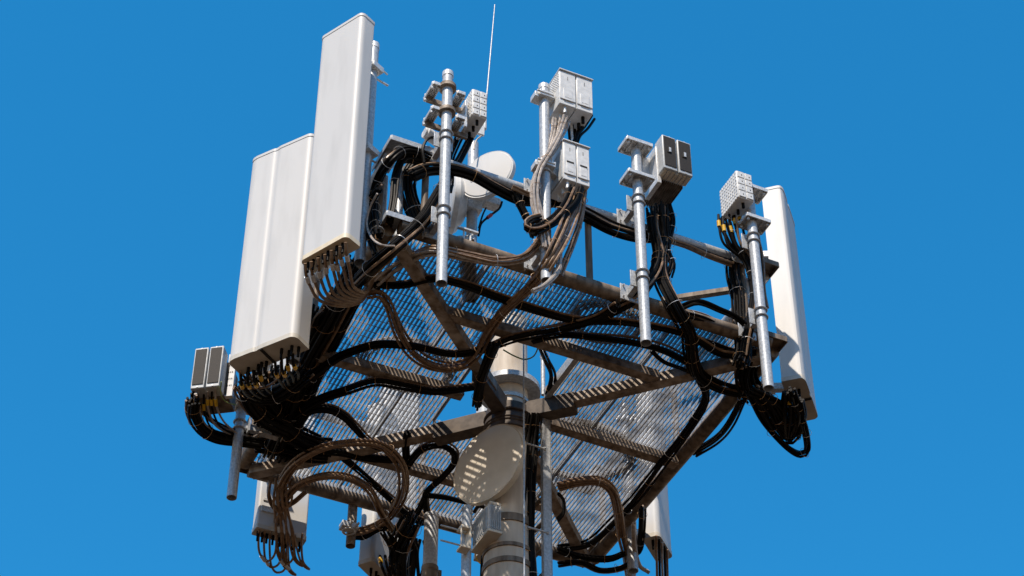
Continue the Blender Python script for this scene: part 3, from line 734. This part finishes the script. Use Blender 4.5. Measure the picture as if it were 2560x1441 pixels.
# under-grating black waves
bundle(zz([(760, 960), (830, 905), (880, 880), (950, 862), (1040, 868), (1130, 885), (1210, 872), (1290, 842), (1400, 820), (1490, 795), (1545, 760)], -.13), 8, .038, .0125, 'black', 'long black cable wave crossing under the grating above the pole')
bundle(zz([(935, 712), (1010, 712), (1080, 697), (1160, 712), (1250, 745), (1340, 775), (1440, 800), (1560, 805), (1660, 820), (1730, 840), (1800, 880), (1860, 885)], -.10), 7, .034, .0125, 'black', 'black cables running under the grating close to the near edge pipe')
bundle(zz([(1330, 850), (1400, 838), (1480, 842), (1580, 855), (1660, 875), (1730, 910)], -.12), 7, .034, .0125, 'black', 'black cables under the grating right of the pole')
bundle(zz([(1630, 880), (1660, 905), (1700, 920), (1735, 935)], -.12), 2, .013, .0125, 'black', 'two thin black cables bowing under the right grating', ties=0)
bundle(zz([(740, 1040), (800, 1000), (870, 975), (940, 955), (1010, 965), (1090, 978), (1190, 968)], -.14), 8, .038, .0125, 'black', 'lower black cable wave reaching the pole from the left')
bundle(zz([(735, 1080), (770, 1030), (820, 1022), (860, 1040), (890, 1070), (930, 1110), (975, 1120)], -.14), 7, .036, .0125, 'black', 'black cables arching left of the pole below the second wave')
bundle(zz([(780, 1125), (850, 1130), (920, 1145), (1010, 1152)], -.12), 6, .030, .0125, 'black', 'black cables running level above the brown loop')
bundle(zz([(860, 1145), (920, 1195), (975, 1245), (1030, 1295), (1060, 1310)], -.10), 6, .032, .0125, 'black', 'black cables slanting down right through the brown loop')
bundle(zz([(1010, 1175), (1050, 1125), (1100, 1112), (1135, 1130), (1135, 1160), (1100, 1200), (1065, 1235), (1068, 1285)], -.14), 6, .030, .0125, 'black', 'black cables curling over into the thick grey pipe')
bundle(zz([(1018, 1080), (1015, 1120), (1020, 1160)], -.1), 6, .03, .0125, 'black', 'short black cables dropping left of the lower dish', ties=0)
bundle(zz([(1066, 1237), (1110, 1242), (1160, 1255), (1185, 1262)], -.14), 4, .022, .0115, 'black', 'thin black cables reaching behind the lower dish', ties=0)
bundle(zz([(1062, 1240), (1045, 1275), (1020, 1310), (990, 1330)], -.14), 5, .026, .0115, 'black', 'black cables running down left from the thick grey pipe', ties=0)
bundle(zz([(1238, 862), (1222, 900), (1205, 945), (1196, 985), (1192, 1015)], -.22), 8, .042, .0125, 'black', 'black cables dropping steeply left of the pole top')
bundle(zz([(1352, 868), (1368, 905), (1382, 940), (1372, 985)], .0), 5, .028, .0125, 'black', 'black cables beside the stanchions right of the pole top')
for k_, (x_, zt, lab) in enumerate(((1340, -.35, 'black cables running down between the pole and the cable ladder'), (1354, -.35, 'second black cables tied behind the cable ladder rail'))):
    a_ = at(x_, 1050, zt) + V * .22; w_ = [a_ + Z * .15 - V * .1]
    w_ += [a_ - Z * q_ + U * (.018 * math.sin(q_ * 5 + k_)) for q_ in (.1, .5, 1, 1.6, 2.2, 3, 4)]
    bundle(w_, 9, .05, .0135, ['black', 'black', 'brown'], lab)
a_ = at(1222, 1372, -1.35)
bundle([a_ + Z * .25, a_, a_ - Z * .6, a_ - Z * 1.5], 7, .05, .014, 'black', 'black cables strapped to the left of the pole at the bottom edge')
bundle(zz([(1030, 1300), (1010, 1345), (1002, 1390), (1012, 1470)], -.5), 18, .11, .014, 'black', 'thick black cable clump at the bottom edge, left of the thick grey pipe', ties=.2)
bundle(zz([(965, 1335), (985, 1375), (985, 1420), (975, 1470)], -.55), 8, .05, .013, 'black', 'black cables across the small white antenna at the bottom edge', ties=.25)
bundle(zz([(880, 1335), (905, 1340), (950, 1320), (1000, 1325)], -.3), 6, .035, .012, 'black', 'black cables passing behind the second brown arch', ties=.2)
tc2 = thing('pipe_clamp', 'cluster of pale clamps beside the short brown pipe end', 'clamp', at(872, 1318, -.35))
s = MB(); q_ = at(872, 1318, -.35); s.box(q_, (.08, .05, .03)); s.ring(q_ - Z * .05, Z, .055, .01); s.cyl(q_ - V * .1, q_ + V * .12 + Z * .02, .012, n=8); s.cyl(q_ + U * .06 - V * .1, q_ + U * .06 + V * .1, .012, n=8); s.build('clamp_body', 'alu', tc2, .003)
# brown loops lower left
bundle(zz([(705, 1290), (700, 1225), (735, 1165), (800, 1125), (880, 1108), (950, 1112), (995, 1150), (1008, 1200), (995, 1255), (955, 1305), (905, 1328), (872, 1330)], -.30), 6, .040, .0145, 'brown', 'big brown cable ring at the lower left')
bundle(zz([(690, 1330), (700, 1270), (745, 1215), (805, 1192), (870, 1195), (925, 1225), (955, 1280), (985, 1325), (1010, 1345)], -.34), 5, .036, .0145, 'brown', 'second brown cable arch inside the lower left ring')
bundle(zz([(675, 1205), (672, 1240), (690, 1270), (730, 1258), (765, 1230)], -.36), 3, .02, .012, 'brown', 'short grey cable sag in front of the lower left antenna', ties=0)
# right brown
bundle(zz([(1395, 1217), (1440, 1206), (1495, 1204), (1530, 1228), (1545, 1280), (1555, 1340), (1570, 1400), (1578, 1460)], -.25), 6, .042, .0145, 'brown', 'brown cables bending down at the lower right of the platform')
bundle(zz([(1585, 1310), (1588, 1370), (1600, 1415), (1622, 1432)], -.35), 3, .018, .0135, 'tan', 'pale cables hanging beside the lower right antenna', ties=0)
bundle(zz([(1606, 1270), (1604, 1320), (1598, 1370), (1585, 1385)], -.2), 6, .034, .0125, 'black', 'black cables hanging between the edge pipe and the low right antenna')
bundle(zz([(1395, 1372), (1450, 1392), (1520, 1398), (1560, 1385)], -.3), 5, .03, .0125, 'black', 'black cables sagging under the bottom right corner')
bundle(zz([(1395, 1410), (1450, 1405), (1500, 1425), (1550, 1420), (1585, 1400)], -.4), 5, .034, .013, ['black', 'brown'], 'lowest dark cables sagging at the bottom right edge of the view')
bundle(zz([(1395, 1300), (1410, 1280), (1408, 1250), (1395, 1235)], -.3), 3, .018, .0125, 'black', 'small black cable bow behind the cable ladder', ties=0)
# right corner column
bundle([(1815, 555, 'v', -1.98), (1835, 610, 'v', -1.95), (1870, 660, 'v', -1.95), (1885, 720, 'v', -1.95), (1880, 780, 'v', -1.95), (1868, 850, 'v', -1.9), (1862, 890, 'v', -1.85)], 7, .040, .013, 'black', 'black cables from the ribbed radio down the right corner', fan=1.2, ties=.25, tie_m='tie_white')
bundle([(1832, 640, 'v', -1.8), (1832, 690, 'v', -1.78), (1845, 740, 'v', -1.78), (1850, 800, 'v', -1.78), (1858, 870, 'v', -1.8), (1850, 910, 'v', -1.8)], 14, .062, .0135, 'black', 'thick black cable column inside the right corner')
bundle([(1700, 770, -.02), (1745, 755, -.0), (1800, 775, -.0), (1835, 790, -.0), (1860, 810, .0)], 4, .03, .0125, 'black', 'black cables arching into the right corner column', ties=0)
bundle([(1700, 785, -.02), (1760, 800, -.0), (1830, 835, -.0), (1870, 850, .0)], 7, .036, .013, 'black', 'black cables lying along the near edge pipe at the right')
bundle([(1720, 840, -.04), (1780, 860, -.05), (1840, 880, -.05), (1890, 880, -.05)], 7, .034, .013, 'black', 'black cables passing below the near edge pipe toward the right corner')
bundle([(1845, 760, 'v', -1.75), (1835, 790, 'v', -1.75), (1838, 808, 'v', -1.75), (1852, 800, 'v', -1.75), (1850, 770, 'v', -1.75)], 2, .012, .011, 'tan', 'small pale cable loop inside the right corner', ties=0)
bundle([(1895, 590, 'v', -1.9), (1905, 650, 'v', -1.9), (1908, 720, 'v', -1.9), (1915, 770, 'v', -1.9)], 3, .018, .011, ['black', 'brown'], 'thin cables between the rightmost pipe and the right antenna', ties=0)
bundle([(1880, 870, -.0), (1870, 900, -.05), (1862, 930, -.08), (1870, 960, -.1), (1890, 985, -.12)], 16, .10, .015, 'black', 'heavy black cable mass under the right corner plate')
# left corner
bundle([(1115, 455, 'v', -2.0), (1090, 500, 'v', -1.98), (1062, 545, 'v', -1.95), (1030, 580, 'v', -1.9), (980, 625, 'v', -1.9), (930, 668, 'u', -1.9), (895, 705, 'u', -1.9)], 12, .058, .0135, 'black', 'thick black cables slanting across the left corner', tie_m='tie_white')
bundle([(1075, 400, 'v', -1.85), (1040, 382, 'v', -1.85), (1005, 380, 'v', -1.85), (975, 402, 'v', -1.87), (950, 440, 'u', -1.87), (935, 490, 'u', -1.87), (935, 540, 'u', -1.87), (945, 590, 'u', -1.9)], 9, .045, .0135, 'black', 'black cables arching over the upper left corner', ties=.18, tie_m='tie_white')
bundle([(1060, 405, 'v', -1.8), (1010, 400, 'v', -1.8), (990, 440, 'v', -1.8), (985, 500, 'v', -1.8), (975, 560, 'v', -1.8)], 6, .034, .013, 'black', 'black cables dropping inside the left corner')
bundle([(1060, 390, 'v', -1.6), (1020, 440, 'v', -1.6), (1018, 480, 'v', -1.6), (1030, 520, 'v', -1.6), (1050, 560, 'v', -1.6)], 15, .075, .0135, 'black', 'thick black cable bend behind the left corner posts')
bundle([(945, 485, 'u', -1.95), (928, 520, 'u', -1.95), (920, 560, 'u', -1.95), (932, 595, 'u', -1.95), (955, 612, 'u', -1.95), (985, 615, 'v', -1.95)], 2, .012, .0095, ['tan', 'black'], 'thin pale cable loop beside the nearest left antenna', ties=0)
bundle([(950, 470, 'u', -1.9), (915, 515, 'u', -1.92), (915, 560, 'u', -1.92), (925, 600, 'u', -1.92), (940, 640, 'u', -1.9)], 6, .034, .012, 'black', 'black cables right of the nearest left antenna')
bundle([(1085, 345, 'v', -1.9), (1068, 350, 'v', -1.9), (1056, 375, 'v', -1.9), (1060, 410, 'v', -1.88)], 2, .012, .012, 'black', 'small black cable bow left of the leftmost near pipe', ties=0)
bundle([(1190, 305, 'v', -1.8), (1175, 350, 'v', -1.8), (1150, 400, 'v', -1.8), (1130, 430, 'v', -1.82)], 6, .035, .012, ['black', 'black', 'tan'], 'cables from the left ribbed radio down to the handrail', ties=0, fan=.4)
bundle([(1160, 320, 'v', -1.8), (1140, 360, 'v', -1.8), (1125, 400, 'v', -1.8), (1125, 450, 'v', -1.82), (1120, 480, 'v', -1.82)], 5, .032, .012, 'black', 'black cables beside the leftmost near pipe, left of the upper dish', ties=0)
# long dark cables down the left side
lft = [(905, 660), (870, 730), (835, 800), (800, 870), (770, 940), (745, 1010), (720, 1075), (700, 1130)]
bundle([(x, y, .02) for x, y in lft], 26, .12, .016, 'black', 'heaviest black cable trunk along the left edge of the platform', ties=.3)
bundle([(x - 22, y + 6, -.12) for x, y in lft[1:]], 14, .08, .015, 'black', 'second black cable trunk hanging outside the left edge')
bundle(zz([(790, 780), (770, 850), (765, 900), (745, 960), (690, 1010), (650, 1060)], -.1), 10, .06, .014, 'black', 'black cables behind the widest left antenna', fan=.5)
bundle(zz([(812, 775), (790, 800), (775, 850), (765, 900)], -.15), 3, .03, .01, ['tan', 'brown', 'black'], 'thin loose cables right of the widest left antenna', ties=0)
bundle(zz([(640, 935), (650, 985), (690, 1040), (740, 1090), (800, 1115)], -.2), 14, .085, .015, 'black', 'black cable mass under the widest left antenna', fan=.3)
bundle(zz([(700, 930), (690, 980), (700, 1030), (730, 1080), (790, 1110)], -.1), 16, .10, .015, 'black', 'black cable knot at the left end of the far radial beam')
bundle(zz([(760, 960), (735, 1010), (725, 1070), (760, 1110), (830, 1118)], -.06), 14, .09, .015, 'black', 'black cable knot left of the lit radial beam')
bundle(zz([(640, 1110), (700, 1120), (760, 1135), (820, 1140)], -.1), 12, .07, .014, 'black', 'black cable trunk crossing the far left corner')
bundle(zz([(700, 905), (695, 940), (665, 965), (625, 968), (605, 955), (600, 930)], -.72), 1, .0, .011, 'brown', 'single grey cable sagging under the widest left antenna', ties=0)
bundle(zz([(612, 955), (640, 985), (690, 985), (730, 960), (760, 930)], -.5), 12, .075, .014, 'black', 'black cable tangle right below the feeders of the widest left antenna', ties=.2, fan=.3, fan_end=.3)
bundle(zz([(605, 965), (625, 1010), (665, 1050), (720, 1075)], -.3), 12, .07, .014, 'black', 'black cables sloping from the far left pipe into the corner mass')
# far left radio cables
bundle(zz([(483, 1000), (484, 1035), (505, 1070), (545, 1092), (600, 1100), (655, 1108)], -.28), 12, .058, .0135, 'black', 'thick black cables sweeping right from the far left radio', fan=.25, ties=.2)
bundle(zz([(492, 985), (498, 1015), (525, 1050), (570, 1075), (620, 1090), (645, 1098)], -.24), 3, .016, .0105, ['tan', 'black', 'brown'], 'thin grey cables above the thick sweep of the far left radio', ties=0)
bundle(zz([(600, 1085), (635, 1092), (650, 1080)], -.25), 2, .012, .009, 'tan', 'thin pale wires crossing the far left pipe', ties=0)

# single cables hanging from connectors
def lead(path, r_, material, name, label, tags=(), group=None, cat='cable', tagm='yellow'):
    P = spline([pt(s_) for s_ in path], .02); t = thing(name, label, cat, P[0], group)
    MB().tube(P, r_, 8).build('jacket', material, t)
    for k in tags:
        i = int(k * (len(P) - 1)); j = min(i + 3, len(P) - 1)
        if j > i: MB().cyl(P[i], P[j], r_ + .0065, n=10).build('marker_sleeve', tagm, t)
    return t
conx = [(763, 655, 772, 705), (778, 650, 785, 700), (795, 641, 800, 695), (812, 632, 815, 690), (828, 622, 832, 680), (840, 625, 845, 690), (850, 612, 858, 680), (864, 602, 870, 670)]
for i, (x, y, xm, ym) in enumerate(conx):
    e = (912 + 3 * i, 742 - 7 * i)
    P = [(x, y + 4, -.55), (x + 2, y + 32, -.6), (xm + 4, ym + 12 - 4 * i * .3, -.62), (xm + 28 - i * 2, 752 - 5 * i, -.6), ((xm + e[0]) / 2 + 14, 766 - 5 * i, -.5), (e[0] - 12, e[1] + 14, -.3), (e[0] + 6, e[1] - 6, -.15)]
    lead(P, .0135, 'brown', 'antenna_cable', 'brown feeder looping from the underside of the nearest left antenna to the bundle', (.10,), 'feeders under the nearest left antenna', tagm='tie_white')
for i, (x, y) in enumerate([(602, 935), (618, 930), (634, 925), (650, 918), (688, 905), (704, 898), (718, 892), (732, 884)]):
    P = [(x, y, -.72), (x + 2, y + 28, -.78), (x + 14, y + 52, -.7), (x + 42 - 4 * i, y + 66, -.55), (x + 80 - 7 * i, y + 70, -.45)]
    lead(P, .0125, 'black', 'antenna_cable', 'black feeder with a yellow sleeve under the widest left antenna', (.10 + .05 * (i % 3),), 'feeders under the widest left antenna')
for i, (x, y) in enumerate([(1962, 985), (1975, 978), (1985, 1000), (1998, 1020), (1990, 985)]):
    P = [(x, y, -.30), (x - 2, y + 30, -.40), (x + 2 * i, y + 60, -.44), (1965 + 5 * i, 1095, -.42)]
    lead(P, .013, 'black', 'antenna_cable', 'black feeder hanging straight under the right antenna', (.12,) if i in (1,) else (), 'feeders under the right antenna')
for i, (x, y) in enumerate([(1788, 545), (1800, 552), (1815, 545), (1828, 540), (1838, 520), (1852, 515)]):
    P = [(x + 8, y - 8, 'v', -2.0), (x + 10, y + 22, 'v', -2.0), (x + 22, y + 65, 'v', -1.98), (1855 + 4 * i, 650 + 3 * i, 'v', -1.95), (1876 + 2 * i, 700, 'v', -1.95)]
    lead(P, .012, 'black', 'antenna_cable', 'black feeder with a yellow sleeve under the right ribbed radio', (.12 + .05 * (i % 3),), 'feeders under the right ribbed radio')
for i, (x, y) in enumerate([(484, 985), (497, 985), (510, 992), (520, 985), (530, 985), (540, 975)]):
    P = [(x, y - 6, -.20), (x - 1, y + 14, -.22), (x + 1, y + 40, -.26), (x + 20, y + 80, -.28), (560 + 8 * i, 1090, -.27)]
    lead(P, .0095, 'tan' if i % 2 else 'black', 'antenna_cable', 'thin cable with a yellow sleeve under the far left radio', (.14 + .03 * (i % 3),), 'feeders under the far left radio')
for i, (x, y) in enumerate([(648, 1330), (662, 1333), (676, 1334), (694, 1338), (708, 1340), (722, 1340), (738, 1342), (756, 1338)]):
    ln = 60 + 12 * (i % 3)
    P = [(x, y - 4, -.46), (x - 2, y + 30, -.5), (x + 2, y + ln - 5, -.55), (x + 18, y + ln + 14, -.56), (x + (40 if i < 4 else -5), y + ln - 8, -.55), (690 + 12 * (i % 4), 1310 - 6 * (i % 3), -.46), (684 + 11 * (i % 5), 1255, -.40), (690 + 9 * (i % 6), 1195, -.25)]
    lead(P, .011, 'brown', 'antenna_cable', 'thin brown feeder looping below the lower left antenna', (.22,) if i in (0, 1, 3, 4) else (), 'feeders under the lower left antenna', tagm='tie_white')
for i, (x, y) in enumerate([(1641, 1345), (1648, 1352), (1655, 1362), (1662, 1372), (1668, 1380)]):
    P = [(x, y - 6, -.24), (x, y + 25, -.3), (x + 1, y + 60, -.4), (x + 2, 1470, -.5)]
    lead(P, .012, ['brown', 'black', 'tan', 'black', 'brown'][i], 'antenna_cable', 'feeder hanging down under the low right antenna', (), 'feeders under the low right antenna')
for i in range(5):
    x = 950 + 13 * i
    lead([(x, 1390, -.56), (x + 4, 1415, -.7), (x + 16, 1445, -.75)], .014, 'black', 'antenna_cable', 'black feeder under the small white antenna at the bottom edge', (.2,) if i == 0 else (), 'feeders under the small bottom antenna')
for i in range(8):
    x = 1000 + 10 * i
    lead([(x, 1335 + 3 * i, -.45), (x + 5 - (i % 3) * 6, 1385, -.6), (x - 8 + 5 * (i % 2), 1450, -.8)], .017, 'black', 'antenna_cable', 'black cable hanging left of the thick grey pipe at the bottom', (), 'black cables left of the thick pipe')
lead([(1155, 305, 'v', -1.75), (1170, 322, 'v', -1.75), (1190, 318, 'v', -1.75)], .006, 'green', 'earth_wire', 'short green wire under the left ribbed radio', (), None, 'wire')
lead([(1258, 875, .0), (1285, 890, -.02), (1312, 899, -.05), (1335, 890, -.05), (1347, 865, 0)], .0065, 'green', 'earth_wire', 'green earthing wire hanging in front of the pole top', (), None, 'wire')
lead([(1188, 1378, -1.0), (1192, 1400, -1.05), (1212, 1413, -1.1), (1232, 1395, -1.1), (1238, 1350, -1.05)], .006, 'yellow', 'earth_wire', 'thin yellow wire looped below the white finned box', (), None, 'wire')
lead([(553, 955, -.2), (552, 985, -.25), (565, 1005, -.25), (590, 1013, -.2)], .0055, 'green', 'earth_wire', 'thin green wire right of the far left radio', (), None, 'wire')
lead([(985, 662, 0), (1020, 655, 0), (1060, 640, 0)], .009, 'green', 'earth_wire', 'green wire lying along the pale brown cables at the left corner', (), None, 'wire')
lead([(1186, 1280, -.8), (1197, 1266, -.8), (1218, 1272, -.8), (1250, 1288, -.8), (1285, 1285, -.8), (1303, 1262, -.8), (1305, 1235, -.75), (1285, 1208, -.7)], .018, 'black', 'feeder_loop', 'stout black cable loop behind the lower dish', (), None)
lead([(1255, 505, 'v', -1.45), (1248, 522, 'v', -1.45), (1225, 540, 'v', -1.45), (1203, 560, 'v', -1.45), (1196, 590, 'v', -1.45)], .010, 'black', 'dish_cable', 'black cable curving from the upper dish to its base, with a red band', (.42,), None, tagm='red')
lead([(1215, 520, 'v', -1.45), (1206, 540, 'v', -1.45), (1197, 570, 'v', -1.45)], .008, 'black', 'dish_cable', 'short thin black cable beside the upper dish pipe', (), None)
lead([(1180, 1330, -.9), (1190, 1348, -.95), (1205, 1350, -.9)], .016, 'black', 'dish_cable', 'short black stub beside the white finned box', (), None)
# pale coils lying on the grating, seen through it
for (cu_, cv_, rr) in ((.95, .35, .45), (-.95, -.1, .35), (.35, -1.35, .25)):
    t = thing('cable_coil', {.95: 'pale cable coil lying on the right half of the grating', -.95: 'pale cable coil lying on the left half of the grating', .35: 'small pale cable coil lying near the near edge pipe'}[cu_], 'cable', W(cu_, cv_, .09))
    for k in range(4):
        MB().tube([W(cu_ + (rr + .03 * k) * math.cos(a_ / 24 * 6.2832), cv_ + (rr + .03 * k) * .8 * math.sin(a_ / 24 * 6.2832), .088 + .01 * (k % 2)) for a_ in range(24)], .012, 6, True).build('coil_turn', 'tan', t)
for o in bpy.data.objects:
    if '_b' in o: del o['_b']
